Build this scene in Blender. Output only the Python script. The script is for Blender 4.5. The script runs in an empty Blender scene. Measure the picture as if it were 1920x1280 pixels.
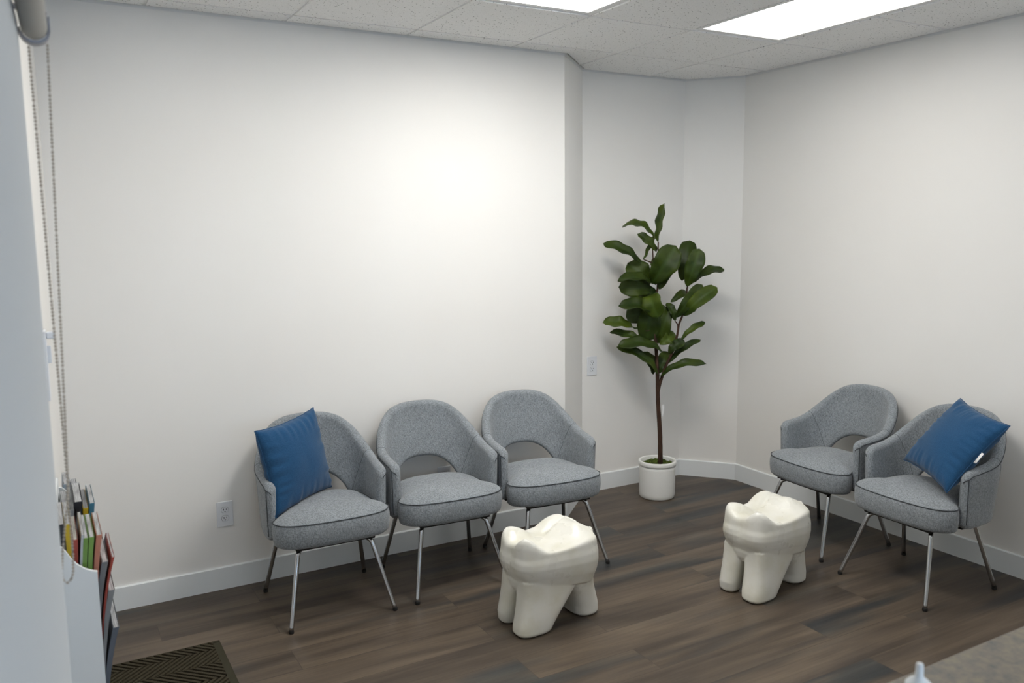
import bpy, bmesh, math, random
from mathutils import Vector, Matrix, noise
random.seed(7)
PI = math.pi
S = bpy.context.scene
COL = S.collection

# ---------------------------------------------------------------- camera
cam_d = bpy.data.cameras.new('camera')
cam = bpy.data.objects.new('camera', cam_d)
COL.objects.link(cam)
cam_d.sensor_width = 36.0
cam_d.lens = 1577.7 / 1920 * 36
cam_d.clip_start = 0.02
CR = Vector((0.86972672, -0.49343784, -0.00972288))
CU = Vector((0.07232502, 0.10794174, 0.99152291))
CF = Vector((0.48820542, 0.86305717, -0.12956772))
CP = Vector((-1.14061, -4.09729, 1.70679))
mw = Matrix.Identity(4)
for i in range(3):
    mw[i][0] = CR[i]; mw[i][1] = CU[i]; mw[i][2] = -CF[i]; mw[i][3] = CP[i]
cam.matrix_world = mw
cam_d.dof.use_dof = True
cam_d.dof.focus_distance = 3.95
cam_d.dof.aperture_fstop = 5.0
S.camera = cam

# ---------------------------------------------------------------- view + world + daylight
S.view_settings.view_transform = 'Standard'
S.view_settings.look = 'None'
S.view_settings.gamma = 1
S.view_settings.exposure = 0.0
S.view_settings.use_curve_mapping = False
W = bpy.data.worlds.new('world'); S.world = W
W.use_nodes = True
bg = W.node_tree.nodes['Background']
bg.inputs[0].default_value = (0.55, 0.68, 0.9, 1)
bg.inputs[1].default_value = 0.5

def area_light(name, loc, rot, sx, sy, power, col):
    d = bpy.data.lights.new(name, 'AREA'); d.shape = 'RECTANGLE'
    d.size = sx; d.size_y = sy; d.energy = power; d.color = col
    o = bpy.data.objects.new(name, d); o.location = loc; o.rotation_euler = rot
    COL.objects.link(o)
    return o
# daylight entering by the shop window in the wall behind the camera
area_light('window_daylight', (-0.1, -6.62, 1.45), (PI / 2, 0, 0), 2.2, 1.6, 40, (0.55, 0.75, 1.0))

# ---------------------------------------------------------------- sizes of the room
H = 2.6932           # ceiling
T = 0.6096           # ceiling grid
GX = 1.185           # a grid line along y
GY = -0.144          # a grid line along x
XR = 2.961           # right wall
YF = -6.5            # wall behind the camera
def wx(y): return -1.075 + 0.0417 * y      # left wall (a little out of square)

# ---------------------------------------------------------------- helpers
def link(name, me, mat=None, parent=None, smooth=True):
    o = bpy.data.objects.new(name, me); COL.objects.link(o)
    if mat is not None and not me.materials:
        me.materials.append(mat)
    if smooth:
        for p in me.polygons: p.use_smooth = True
    if parent is not None: o.parent = parent
    return o

def obj(name, bm, mat=None, parent=None, smooth=False):
    me = bpy.data.meshes.new(name)
    bmesh.ops.recalc_face_normals(bm, faces=bm.faces[:])
    bm.to_mesh(me); bm.free()
    return link(name, me, mat, parent, smooth)

def tag(o, label=None, cat=None, group=None, kind=None):
    if label: o['label'] = label
    if cat: o['category'] = cat
    if group: o['group'] = group
    if kind: o['kind'] = kind
    return o

def empty(name, loc=(0, 0, 0), rz=0.0):
    o = bpy.data.objects.new(name, None); COL.objects.link(o)
    o.empty_display_size = 0.1
    o.location = loc; o.rotation_euler = (0, 0, rz)
    return o

def copy_tree(o, parent=None):
    c = o.copy(); COL.objects.link(c); c.parent = parent
    for ch in [x for x in COL.objects if x.parent == o]:
        copy_tree(ch, c)
    return c

def add_box(bm, c, s, M=None, bev=0.0, seg=2):
    r = bmesh.ops.create_cube(bm, size=1.0)
    vs = r['verts']
    bmesh.ops.scale(bm, vec=s, verts=vs)
    if bev > 0:
        es = list({e for v in vs for e in v.link_edges})
        rr = bmesh.ops.bevel(bm, geom=es, offset=bev, segments=seg, affect='EDGES', profile=0.5)
        vs = list({v for v in rr['verts']} | {v for v in vs if v.is_valid})
    bmesh.ops.translate(bm, vec=c, verts=vs)
    if M is not None: bmesh.ops.transform(bm, matrix=M, verts=vs)
    return vs

def prism(bm, poly, z0, z1):
    a = [bm.verts.new((p[0], p[1], z0)) for p in poly]
    b = [bm.verts.new((p[0], p[1], z1)) for p in poly]
    n = len(poly)
    bm.faces.new(a[::-1]); bm.faces.new(b)
    for i in range(n):
        bm.faces.new((a[i], a[(i + 1) % n], b[(i + 1) % n], b[i]))

def smooth_path(pts, n=8):
    pts = [Vector(p) for p in pts]
    out = []
    for i in range(len(pts) - 1):
        p0 = pts[max(i - 1, 0)]; p1 = pts[i]; p2 = pts[i + 1]; p3 = pts[min(i + 2, len(pts) - 1)]
        for k in range(n):
            t = k / n
            out.append(0.5 * ((2 * p1) + (p2 - p0) * t + (2 * p0 - 5 * p1 + 4 * p2 - p3) * t * t + (3 * p1 - p0 - 3 * p2 + p3) * t ** 3))
    out.append(pts[-1].copy())
    return out

def add_tube(bm, pts, r, seg=10, closed=False, caps=True):
    pts = [Vector(p) for p in pts]
    n = len(pts)
    rr = r if isinstance(r, (list, tuple)) else [r] * n
    rings = []
    up = None
    for i, p in enumerate(pts):
        if closed: t = pts[(i + 1) % n] - pts[i - 1]
        else: t = pts[min(i + 1, n - 1)] - pts[max(i - 1, 0)]
        t.normalize()
        if up is None:
            up = Vector((0, 0, 1)) if abs(t.z) < 0.9 else Vector((1, 0, 0))
        u = (up - t * up.dot(t))
        if u.length < 1e-6: u = t.orthogonal()
        u.normalize(); v = t.cross(u); up = u
        rings.append([bm.verts.new(p + (u * math.cos(2 * PI * k / seg) + v * math.sin(2 * PI * k / seg)) * rr[i]) for k in range(seg)])
    m = n if closed else n - 1
    for i in range(m):
        a, b = rings[i], rings[(i + 1) % n]
        for k in range(seg):
            bm.faces.new((a[k], a[(k + 1) % seg], b[(k + 1) % seg], b[k]))
    if caps and not closed:
        bm.faces.new(rings[0][::-1]); bm.faces.new(rings[-1])

def add_lathe(bm, prof, seg=48, c=(0, 0, 0), cap0=True, cap1=True):
    rings = []
    for r, z in prof:
        rings.append([bm.verts.new((c[0] + r * math.cos(2 * PI * k / seg), c[1] + r * math.sin(2 * PI * k / seg), c[2] + z)) for k in range(seg)])
    for a, b in zip(rings, rings[1:]):
        for k in range(seg):
            bm.faces.new((a[k], a[(k + 1) % seg], b[(k + 1) % seg], b[k]))
    if cap0: bm.faces.new(rings[0][::-1])
    if cap1: bm.faces.new(rings[-1])

def loft(bm, rings, cap0=True, cap1=True):
    vs = [[bm.verts.new(p) for p in r] for r in rings]
    n = len(vs[0])
    for a, b in zip(vs, vs[1:]):
        for k in range(n):
            bm.faces.new((a[k], a[(k + 1) % n], b[(k + 1) % n], b[k]))
    if cap0: bm.faces.new(vs[0][::-1])
    if cap1: bm.faces.new(vs[-1])
    return vs

# ---------------------------------------------------------------- materials
def mat(name, col=(0.8, 0.8, 0.8), rough=0.5, metal=0.0, spec=0.5):
    m = bpy.data.materials.new(name); m.use_nodes = True
    b = m.node_tree.nodes['Principled BSDF']
    b.inputs['Base Color'].default_value = (*col, 1)
    b.inputs['Roughness'].default_value = rough
    b.inputs['Metallic'].default_value = metal
    b.inputs['Specular IOR Level'].default_value = spec
    return m
def nd(m, t, **kw):
    n = m.node_tree.nodes.new(t)
    for k, v in kw.items(): setattr(n, k, v)
    return n
def lk(m, a, b): m.node_tree.links.new(a, b)
def bsdf(m): return m.node_tree.nodes['Principled BSDF']
def coords(m, scale=(1, 1, 1), rot=(0, 0, 0), kind='Object'):
    tc = nd(m, 'ShaderNodeTexCoord'); mp = nd(m, 'ShaderNodeMapping')
    mp.inputs['Scale'].default_value = scale; mp.inputs['Rotation'].default_value = rot
    lk(m, tc.outputs[kind], mp.inputs['Vector'])
    return mp.outputs['Vector']
def noise_n(m, vec, scale, detail=4, rough=0.5):
    n = nd(m, 'ShaderNodeTexNoise'); n.inputs['Scale'].default_value = scale
    n.inputs['Detail'].default_value = detail; n.inputs['Roughness'].default_value = rough
    lk(m, vec, n.inputs['Vector'])
    return n.outputs['Fac']
def ramp(m, fac, stops):
    r = nd(m, 'ShaderNodeValToRGB')
    e = r.color_ramp.elements
    while len(e) < len(stops): e.new(0.5)
    for el, (p, c) in zip(e, stops):
        el.position = p; el.color = (*c, 1) if len(c) == 3 else c
    lk(m, fac, r.inputs['Fac'])
    return r.outputs['Color']
def bump(m, h, strength=0.2, dist=0.01):
    b = nd(m, 'ShaderNodeBump'); b.inputs['Strength'].default_value = strength
    b.inputs['Distance'].default_value = dist
    lk(m, h, b.inputs['Height']); lk(m, b.outputs['Normal'], bsdf(m).inputs['Normal'])
def mixc(m, fac, a, b, mode='MIX'):
    x = nd(m, 'ShaderNodeMix', data_type='RGBA', blend_type=mode)
    if isinstance(fac, float): x.inputs[0].default_value = fac
    else: lk(m, fac, x.inputs[0])
    for s, v in ((x.inputs[6], a), (x.inputs[7], b)):
        if isinstance(v, tuple): s.default_value = (*v, 1)
        else: lk(m, v, s)
    return x.outputs[2]

MW = mat('wall_paint', (0.80, 0.785, 0.755), 0.55, spec=0.3)
v = coords(MW); f = noise_n(MW, v, 1.3, 2)
lk(MW, ramp(MW, f, [(0.3, (0.80, 0.785, 0.755)), (0.7, (0.82, 0.81, 0.785))]), bsdf(MW).inputs['Base Color'])
bump(MW, noise_n(MW, coords(MW), 160, 3), 0.06, 0.002)

MTRIM = mat('trim_paint', (0.77, 0.80, 0.81), 0.35)
bump(MTRIM, noise_n(MTRIM, coords(MTRIM), 60, 2), 0.03, 0.001)

MT = mat('ceiling_tile', (0.62, 0.62, 0.61), 0.95, spec=0.1)
v = coords(MT)
vo = nd(MT, 'ShaderNodeTexVoronoi'); vo.inputs['Scale'].default_value = 62; lk(MT, v, vo.inputs['Vector'])
spots = ramp(MT, vo.outputs['Distance'], [(0.12, (0.22, 0.22, 0.21)), (0.22, (1, 1, 1))])
sel = ramp(MT, noise_n(MT, v, 48, 2), [(0.42, (0, 0, 0)), (0.50, (1, 1, 1))])
base = ramp(MT, noise_n(MT, v, 220, 3), [(0.3, (0.82, 0.82, 0.81)), (0.7, (0.93, 0.93, 0.92))])
lk(MT, mixc(MT, sel, base, mixc(MT, 1.0, base, spots, 'MULTIPLY')), bsdf(MT).inputs['Base Color'])
bump(MT, noise_n(MT, v, 120, 4), 0.5, 0.004)
MGRID = mat('ceiling_grid_enamel', (0.86, 0.86, 0.85), 0.45)
MGAP = mat('ceiling_gap_shade', (0.10, 0.10, 0.10), 0.9)  # dark grey puts the shadow line in the ceiling gaps into the colour

MF = mat('floor_planks', (0.1, 0.08, 0.06), 0.42, spec=0.35)
v = coords(MF)
br = nd(MF, 'ShaderNodeTexBrick'); br.offset = 0.37; br.offset_frequency = 2; br.squash = 1
br.inputs['Scale'].default_value = 1.0; br.inputs['Brick Width'].default_value = 1.22
br.inputs['Row Height'].default_value = 0.178; br.inputs['Mortar Size'].default_value = 0.0012
br.inputs['Mortar Smooth'].default_value = 0.4
br.inputs['Color1'].default_value = (0, 0, 0, 1); br.inputs['Color2'].default_value = (1, 1, 1, 1)
br.inputs['Mortar'].default_value = (0.5, 0.5, 0.5, 1)
mp = nd(MF, 'ShaderNodeMapping'); mp.inputs['Location'].default_value = (0.33, 0.07, 0)
lk(MF, v, mp.inputs['Vector']); lk(MF, mp.outputs['Vector'], br.inputs['Vector'])
sh = nd(MF, 'ShaderNodeVectorMath', operation='MULTIPLY_ADD')      # shift the grain plank by plank
lk(MF, br.outputs['Color'], sh.inputs[0]); sh.inputs[1].default_value = (7.0, 3.0, 9.0)
lk(MF, v, sh.inputs[2])
def fnoise(sx, sy, scale, det, rough=0.55):
    m2 = nd(MF, 'ShaderNodeMapping'); m2.inputs['Scale'].default_value = (sx, sy, 1)
    lk(MF, sh.outputs['Vector'], m2.inputs['Vector'])
    n = nd(MF, 'ShaderNodeTexNoise'); n.inputs['Scale'].default_value = scale; n.inputs['Detail'].default_value = det
    n.inputs['Roughness'].default_value = rough; n.inputs['Distortion'].default_value = 0.35
    lk(MF, m2.outputs['Vector'], n.inputs['Vector'])
    return n.outputs['Fac']
broad = fnoise(0.75, 7.0, 1.15, 3)
fine = fnoise(2.0, 55.0, 1.3, 6, 0.65)
hue = fnoise(0.6, 4.5, 1.0, 2)
c1 = ramp(MF, broad, [(0.28, (0.040, 0.031, 0.026)), (0.45, (0.078, 0.060, 0.048)), (0.60, (0.112, 0.086, 0.066)), (0.78, (0.150, 0.118, 0.090))])
c2 = ramp(MF, broad, [(0.28, (0.018, 0.021, 0.026)), (0.5, (0.040, 0.041, 0.043)), (0.78, (0.085, 0.080, 0.072))])
hsel = ramp(MF, hue, [(0.53, (0, 0, 0)), (0.66, (1, 1, 1))])
c = mixc(MF, hsel, c1, c2)
pl = ramp(MF, br.outputs['Color'], [(0.0, (0.91, 0.91, 0.91)), (1.0, (1.08, 1.08, 1.07))])
c = mixc(MF, 1.0, c, pl, 'MULTIPLY')
fn = ramp(MF, fine, [(0.32, (0.80, 0.79, 0.77)), (0.62, (1.06, 1.06, 1.06))])
c = mixc(MF, 1.0, c, fn, 'MULTIPLY')
seam = ramp(MF, br.outputs['Fac'], [(0.0, (1, 1, 1)), (1.0, (0.6, 0.58, 0.56))])
c = mixc(MF, 1.0, c, seam, 'MULTIPLY')
FS = nd(MF, 'ShaderNodeMix', data_type='RGBA', blend_type='MULTIPLY'); FS.inputs[0].default_value = 1.0
lk(MF, c, FS.inputs[6]); FS.inputs[7].default_value = (*(1.0, 1.0, 0.95), 1)
lk(MF, FS.outputs[2], bsdf(MF).inputs['Base Color'])
bump(MF, fine, 0.12, 0.002)

def fabric(name, dark, light, sx=900, sz=150, rough=0.9):
    m = mat(name, light, rough, spec=0.15)
    f1 = noise_n(m, coords(m, (1, 1, 0.16)), 420, 3, 0.7)
    f2 = noise_n(m, coords(m, (0.25, 0.25, 1)), 560, 2, 0.6)
    f3 = noise_n(m, coords(m), 9, 3)
    a = nd(m, 'ShaderNodeMath', operation='ADD'); lk(m, f1, a.inputs[0]); lk(m, f2, a.inputs[1])
    b = nd(m, 'ShaderNodeMath', operation='MULTIPLY'); lk(m, a.outputs[0], b.inputs[0]); b.inputs[1].default_value = 0.5
    c = ramp(m, b.outputs[0], [(0.39, dark), (0.60, light)])
    c = mixc(m, 1.0, c, ramp(m, f3, [(0.3, (0.93, 0.93, 0.93)), (0.7, (1.05, 1.05, 1.05))]), 'MULTIPLY')
    lk(m, c, bsdf(m).inputs['Base Color'])
    bsdf(m).inputs['Sheen Weight'].default_value = 0.25
    bsdf(m).inputs['Sheen Roughness'].default_value = 0.5
    bump(m, b.outputs[0], 0.35, 0.002)
    return m
MFAB = fabric('heather_grey_fabric', (0.125, 0.141, 0.156), (0.325, 0.352, 0.376))
MPIPE = mat('dark_grey_piping', (0.06, 0.067, 0.074), 0.85, spec=0.2)
MBASE = mat('black_underseat', (0.02, 0.02, 0.02), 0.9)
MCHR = mat('chrome', (0.50, 0.505, 0.515), 0.12, 1.0)
bump(MCHR, noise_n(MCHR, coords(MCHR), 12, 2), 0.02, 0.001)
MRUB = mat('black_rubber', (0.012, 0.012, 0.012), 0.6)

MBLU = mat('blue_cotton', (0.03, 0.12, 0.26), 0.95, spec=0.1)
v = coords(MBLU)
fb = noise_n(MBLU, coords(MBLU, (0.3, 1, 1)), 300, 3, 0.6)
lk(MBLU, ramp(MBLU, fb, [(0.3, (0.012, 0.054, 0.128)), (0.7, (0.021, 0.084, 0.185))]), bsdf(MBLU).inputs['Base Color'])
bsdf(MBLU).inputs['Sheen Weight'].default_value = 0.2
bump(MBLU, fb, 0.25, 0.002)

MTO = mat('cream_enamel', (0.8, 0.78, 0.68), 0.3, spec=0.5)
v = coords(MTO)
c = ramp(MTO, noise_n(MTO, v, 7, 4), [(0.25, (0.62, 0.60, 0.49)), (0.5, (0.72, 0.71, 0.645)), (0.8, (0.76, 0.755, 0.715))])
sc = ramp(MTO, noise_n(MTO, coords(MTO, (1, 1, 4)), 19, 5, 0.7), [(0.74, (1, 1, 1)), (0.84, (0.88, 0.87, 0.84))])
lk(MTO, mixc(MTO, 1.0, c, sc, 'MULTIPLY'), bsdf(MTO).inputs['Base Color'])
lk(MTO, ramp(MTO, noise_n(MTO, v, 11, 3), [(0.3, (0.22,) * 3), (0.7, (0.45,) * 3)]), bsdf(MTO).inputs['Roughness'])
bump(MTO, noise_n(MTO, v, 20, 3), 0.08, 0.004)

MPOT = mat('white_ceramic', (0.80, 0.80, 0.77), 0.5)
bump(MPOT, noise_n(MPOT, coords(MPOT), 40, 2), 0.05, 0.001)
MSOIL = mat('green_moss', (0.06, 0.09, 0.02), 1.0, spec=0.1)
lk(MSOIL, ramp(MSOIL, noise_n(MSOIL, coords(MSOIL), 70, 4), [(0.3, (0.015, 0.022, 0.006)), (0.7, (0.10, 0.14, 0.03))]), bsdf(MSOIL).inputs['Base Color'])
MBARK = mat('brown_bark', (0.06, 0.035, 0.022), 0.8, spec=0.2)
fb = noise_n(MBARK, coords(MBARK, (1, 1, 0.15)), 90, 4)
lk(MBARK, ramp(MBARK, fb, [(0.3, (0.022, 0.012, 0.008)), (0.7, (0.075, 0.04, 0.026))]), bsdf(MBARK).inputs['Base Color'])
bump(MBARK, fb, 0.5, 0.003)
MLEAF = mat('fig_leaf', (0.03, 0.1, 0.02), 0.46, spec=0.22)
fl = noise_n(MLEAF, coords(MLEAF), 9, 3)
geo = nd(MLEAF, 'ShaderNodeNewGeometry')
top = ramp(MLEAF, fl, [(0.3, (0.012, 0.030, 0.003)), (0.7, (0.060, 0.090, 0.006))])
att = nd(MLEAF, 'ShaderNodeAttribute'); att.attribute_name = 'vein'
top = mixc(MLEAF, att.outputs['Fac'], top, (0.055, 0.10, 0.022))
cl = mixc(MLEAF, geo.outputs['Backfacing'], top, (0.026, 0.052, 0.014))
oi = nd(MLEAF, 'ShaderNodeObjectInfo')
cl = mixc(MLEAF, 1.0, cl, ramp(MLEAF, oi.outputs['Random'], [(0.0, (0.50, 0.55, 0.6)), (0.6, (0.85, 0.85, 0.85)), (1.0, (1.25, 1.2, 1.0))]), 'MULTIPLY')
lk(MLEAF, cl, bsdf(MLEAF).inputs['Base Color'])
bsdf(MLEAF).inputs['Transmission Weight'].default_value = 0.0

MPLAS = mat('white_plastic', (0.74, 0.76, 0.79), 0.35)
MDARK = mat('dark_slot', (0.01, 0.01, 0.01), 0.8)
MRACK = mat('white_laminate', (0.74, 0.77, 0.78), 0.4)
MALU = mat('white_frame_enamel', (0.75, 0.75, 0.74), 0.35)
MSHADE = mat('grey_roller_fabric', (0.62, 0.655, 0.68), 0.9, spec=0.1)
bump(MSHADE, noise_n(MSHADE, coords(MSHADE), 500, 2), 0.2, 0.001)
MTUBE = mat('pale_grey_fabric', (0.46, 0.46, 0.44), 0.8, spec=0.15)
MBRK = mat('grey_bracket', (0.30, 0.30, 0.33), 0.45)
MBEAD = mat('beige_bead', (0.44, 0.385, 0.315), 0.4)
MTAG = mat('white_tag_fabric', (0.8, 0.8, 0.8), 0.7)

MMAT = mat('olive_brown_carpet', (0.05, 0.045, 0.03), 1.0, spec=0.05)
fm = noise_n(MMAT, coords(MMAT), 260, 3)
lk(MMAT, ramp(MMAT, fm, [(0.3, (0.030, 0.026, 0.018)), (0.7, (0.072, 0.062, 0.042))]), bsdf(MMAT).inputs['Base Color'])
MMATR = mat('olive_rubber_border', (0.042, 0.039, 0.026), 0.85, spec=0.1)

MCNT = mat('speckled_stone_laminate', (0.3, 0.28, 0.24), 0.45)
v = coords(MCNT)
c = ramp(MCNT, noise_n(MCNT, v, 42, 5, 0.7), [(0.3, (0.075, 0.08, 0.075)), (0.5, (0.15, 0.13, 0.105)), (0.7, (0.20, 0.18, 0.12))])
lk(MCNT, c, bsdf(MCNT).inputs['Base Color'])
MCNT2 = mat('counter_edge', (0.40, 0.35, 0.31), 0.5)
MWOOD = mat('counter_front', (0.55, 0.55, 0.54), 0.5)

def emit(name, col, st):
    m = bpy.data.materials.new(name); m.use_nodes = True
    nt = m.node_tree; nt.nodes.clear()
    e = nt.nodes.new('ShaderNodeEmission'); o = nt.nodes.new('ShaderNodeOutputMaterial')
    e.inputs[0].default_value = (*col, 1); e.inputs[1].default_value = st
    nt.links.new(e.outputs[0], o.inputs[0])
    return m

# ---------------------------------------------------------------- room shell
def st(name, bm, m, parent=None, smooth=False):
    o = obj(name, bm, m, parent, smooth)
    if parent is None: o['kind'] = 'structure'
    return o
E1 = (1.533, 0.0); E2 = (1.887, 0.341); E3 = (2.71, 0.341); E4 = (XR, 0.045)
ROOM = [(wx(YF), YF), (XR, YF), E4, E3, E2, E1, (wx(0), 0.0)]          # counter-clockwise
def offset(poly, d):
    out = []
    n = len(poly)
    for i in range(n):
        a, b, c = Vector(poly[i - 1]), Vector(poly[i]), Vector(poly[(i + 1) % n])
        e1 = (b - a).normalized(); e2 = (c - b).normalized()
        n1 = Vector((e1.y, -e1.x)); n2 = Vector((e2.y, -e2.x))         # outward
        k = (n1 + n2) / (1 + n1.dot(n2))
        out.append(tuple(b + k * d))
    return out
OUT = offset(ROOM, 0.12)
bm = bmesh.new(); prism(bm, OUT, -0.1, 0.0); st('floor', bm, MF)
side_names = ['wall_front', 'wall_right', 'wall_corner', 'wall_alcove', 'wall_return', 'wall_back', 'wall_left']
WY0, WY1, WZ0, WZ1 = -4.15, -2.95, 0.95, 1.98        # window in the left wall, behind the roller shade
for i, nm in enumerate(side_names):
    j = (i + 1) % 7
    bm = bmesh.new()
    if nm == 'wall_front':                            # shop window opening behind the camera
        a, b, c, d = ROOM[i], ROOM[j], OUT[j], OUT[i]
        x0, x1 = -1.2, 1.0
        prism(bm, [a, (x0, YF), (x0, YF - .12), d], 0, H + .1)
        prism(bm, [(x1, YF), b, c, (x1, YF - .12)], 0, H + .1)
        prism(bm, [(x0, YF), (x1, YF), (x1, YF - .12), (x0, YF - .12)], 0, 0.65)
        prism(bm, [(x0, YF), (x1, YF), (x1, YF - .12), (x0, YF - .12)], 2.25, H + .1)
    elif nm == 'wall_left':
        def seg(y0, y1, z0, z1):
            prism(bm, [(wx(y1), y1), (wx(y0), y0), (wx(y0) - .12, y0), (wx(y1) - .12, y1)], z0, z1)
        seg(YF - .12, WY0, 0, H + .1); seg(WY1, 0.12, 0, H + .1)
        seg(WY0, WY1, 0, WZ0); seg(WY0, WY1, WZ1, H + .1)
    else:
        prism(bm, [ROOM[i], ROOM[j], OUT[j], OUT[i]], 0, H + .1)
    st(nm, bm, MW)

# window units
def window(name, cx, cy, w, z0, z1, rz):
    f = 0.045
    bm = bmesh.new()
    M = Matrix.Translation((cx, cy, 0)) @ Matrix.Rotation(rz, 4, 'Z')
    for c, s in (((0, 0, z0 + f / 2), (w, .06, f)), ((0, 0, z1 - f / 2), (w, .06, f)),
                 ((-w / 2 + f / 2, 0, (z0 + z1) / 2), (f, .06, z1 - z0 - 2 * f)), ((w / 2 - f / 2, 0, (z0 + z1) / 2), (f, .06, z1 - z0 - 2 * f))):
        add_box(bm, c, s, M)
    fr = st(name, bm, MALU)
    g = mat('window_glass', (1, 1, 1), 0.0); bsdf(g).inputs['Transmission Weight'].default_value = 1
    bsdf(g).inputs['IOR'].default_value = 1.01
    bm = bmesh.new(); add_box(bm, (0, 0, (z0 + z1) / 2), (w - 2 * f, .006, z1 - z0 - 2 * f), M)
    obj('pane', bm, g, fr)
LA = math.atan(0.0417)
wm = (WY0 + WY1) / 2
window('window_1', wx(wm) - .06, wm, WY1 - WY0, WZ0, WZ1, PI / 2 - LA)
window('window_2', -0.1, YF - .06, 2.2, 0.65, 2.25, 0)

# baseboards
BBH = 0.112
INN = offset(ROOM, -0.014)
INC = offset(ROOM, -0.010)
for i, nm in ((1, 'baseboard_right'), (2, 'baseboard_corner'), (3, 'baseboard_alcove'), (4, 'baseboard_return'), (5, 'baseboard_back'), (6, 'baseboard_left')):
    j = (i + 1) % 7
    bm = bmesh.new()
    lo = [ROOM[i], ROOM[j], INN[j], INN[i]]; hi = [ROOM[i], ROOM[j], INC[j], INC[i]]
    a = [bm.verts.new((*p, 0)) for p in lo]; b = [bm.verts.new((*p, BBH - .004)) for p in lo]; c = [bm.verts.new((*p, BBH)) for p in hi]
    bm.faces.new(a[::-1]); bm.faces.new(c)
    for q, r in ((a, b), (b, c)):
        for k in range(4): bm.faces.new((q[k], q[(k + 1) % 4], r[(k + 1) % 4], r[k]))
    st(nm, bm, MTRIM)

# ---------------------------------------------------------------- ceiling: grid plane + tegular tiles
def clip(poly, x0, x1, y0, y1):
    def cut(pts, f, inter):
        out = []
        for i in range(len(pts)):
            a, b = pts[i - 1], pts[i]
            fa, fb = f(a), f(b)
            if fb:
                if not fa: out.append(inter(a, b))
                out.append(b)
            elif fa: out.append(inter(a, b))
        return out
    def ix(X): return lambda a, b: (X, a[1] + (b[1] - a[1]) * (X - a[0]) / (b[0] - a[0]))
    def iy(Y): return lambda a, b: (a[0] + (b[0] - a[0]) * (Y - a[1]) / (b[1] - a[1]), Y)
    for f, g in ((lambda p: p[0] >= x0, ix(x0)), (lambda p: p[0] <= x1, ix(x1)), (lambda p: p[1] >= y0, iy(y0)), (lambda p: p[1] <= y1, iy(y1))):
        poly = cut(poly, f, g)
        if len(poly) < 3: return []
    out = []
    for p in poly:
        if not out or (abs(p[0] - out[-1][0]) + abs(p[1] - out[-1][1])) > 1e-5: out.append(p)
    if len(out) > 1 and (abs(out[0][0] - out[-1][0]) + abs(out[0][1] - out[-1][1])) < 1e-5: out.pop()
    return out
LIGHTS = [(1, 1), (-1, 1), (-3, 1), (1, 5), (-1, 5), (-1, 8)]     # (column, first row) of each two-tile light
lit = {(c, r + k) for c, r in LIGHTS for k in (0, 1)}
bm = bmesh.new(); prism(bm, OUT, H + 0.10, H + 0.2); st('ceiling', bm, MGAP)
ceil = COL.objects['ceiling']
TR = offset(ROOM, -0.020)
bt = bmesh.new(); bg_ = bmesh.new()
for c in range(-5, 4):
    for r in range(-1, 11):
        if (c, r) in lit: continue
        x0 = GX + T * c; y1 = GY - T * r; x1 = x0 + T; y0 = y1 - T
        g = 0.0065
        p = clip(TR, x0 + g, x1 - g, y0 + g, y1 - g)
        if len(p) >= 3: prism(bt, p, H - 0.003, H + 0.012)
obj('tile_panels', bt, MT, ceil)
# T-bars: thin strips a little above the tile faces
inn = offset(ROOM, -0.001)
for c in range(-5, 5):
    x = GX + T * c
    for r in range(-1, 11):
        if (c, r) in lit and (c - 1, r) in lit: continue
        y1 = GY - T * r
        p = clip(inn, x - .012, x + .012, y1 - T, y1)
        if len(p) >= 3: prism(bg_, p, H + 0.004, H + 0.006)
for r in range(-1, 12):
    y = GY - T * r
    for c in range(-5, 4):
        if (c, r) in lit and (c, r - 1) in lit: continue
        x0 = GX + T * c
        p = clip(inn, x0, x0 + T, y - .012, y + .012)
        if len(p) >= 3: prism(bg_, p, H + 0.0042, H + 0.0062)
obj('grid_bars', bg_, MGRID, ceil)
# wall angle moulding all round
ia = offset(ROOM, -0.007)
for i, nm in enumerate(['front', 'right', 'corner', 'alcove', 'return', 'back', 'left']):
    j = (i + 1) % 7
    bm = bmesh.new()
    prism(bm, [ROOM[i], ROOM[j], ia[j], ia[i]], H + 0.004, H + 0.006)
    k = offset(ROOM, -0.002)
    prism(bm, [ROOM[i], ROOM[j], k[j], k[i]], H - 0.012, H + 0.004)
    obj('wall_angle', bm, MALU, ceil)

# ceiling lights
def ceiling_light(c, r, label, power):
    x0 = GX + T * c; y1 = GY - T * r; x1 = x0 + T; y0 = y1 - 2 * T
    root = empty('ceiling_light', ((x0 + x1) / 2, (y0 + y1) / 2, H))
    tag(root, label, 'ceiling light', 'two by four ceiling lights')
    w, l = T / 2 - .014, T - .014
    bm = bmesh.new()
    for s in (-1, 1):
        add_box(bm, (s * (w - .012), 0, .012), (.024, 2 * l, .022))
        add_box(bm, (0, s * (l - .012), .012), (2 * w - .048, .024, .022))
    obj('frame', bm, MALU, root)
    bm = bmesh.new()
    add_box(bm, (0, 0, .055), (2 * w, 2 * l, .055))
    obj('housing', bm, MGAP, root)
    bm = bmesh.new()
    add_box(bm, (0, 0, .0225), (2 * w - .046, 2 * l - .046, .005))
    obj('diffuser', bm, emit('lit_diffuser', (1.0, 0.975, 0.93), power), root)
ceiling_light(1, 1, 'lit rectangular ceiling light panel nearer the right wall, its front corner above the plant', 4.6)
ceiling_light(-1, 1, 'lit rectangular ceiling light panel cut by the top edge, over the row of three chairs', 21.5)
ceiling_light(-3, 1, 'added unseen ceiling light panel above the end of the back wall by the roller shade', 5.5)  # added out of view to spread the bright area along the back wall
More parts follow.
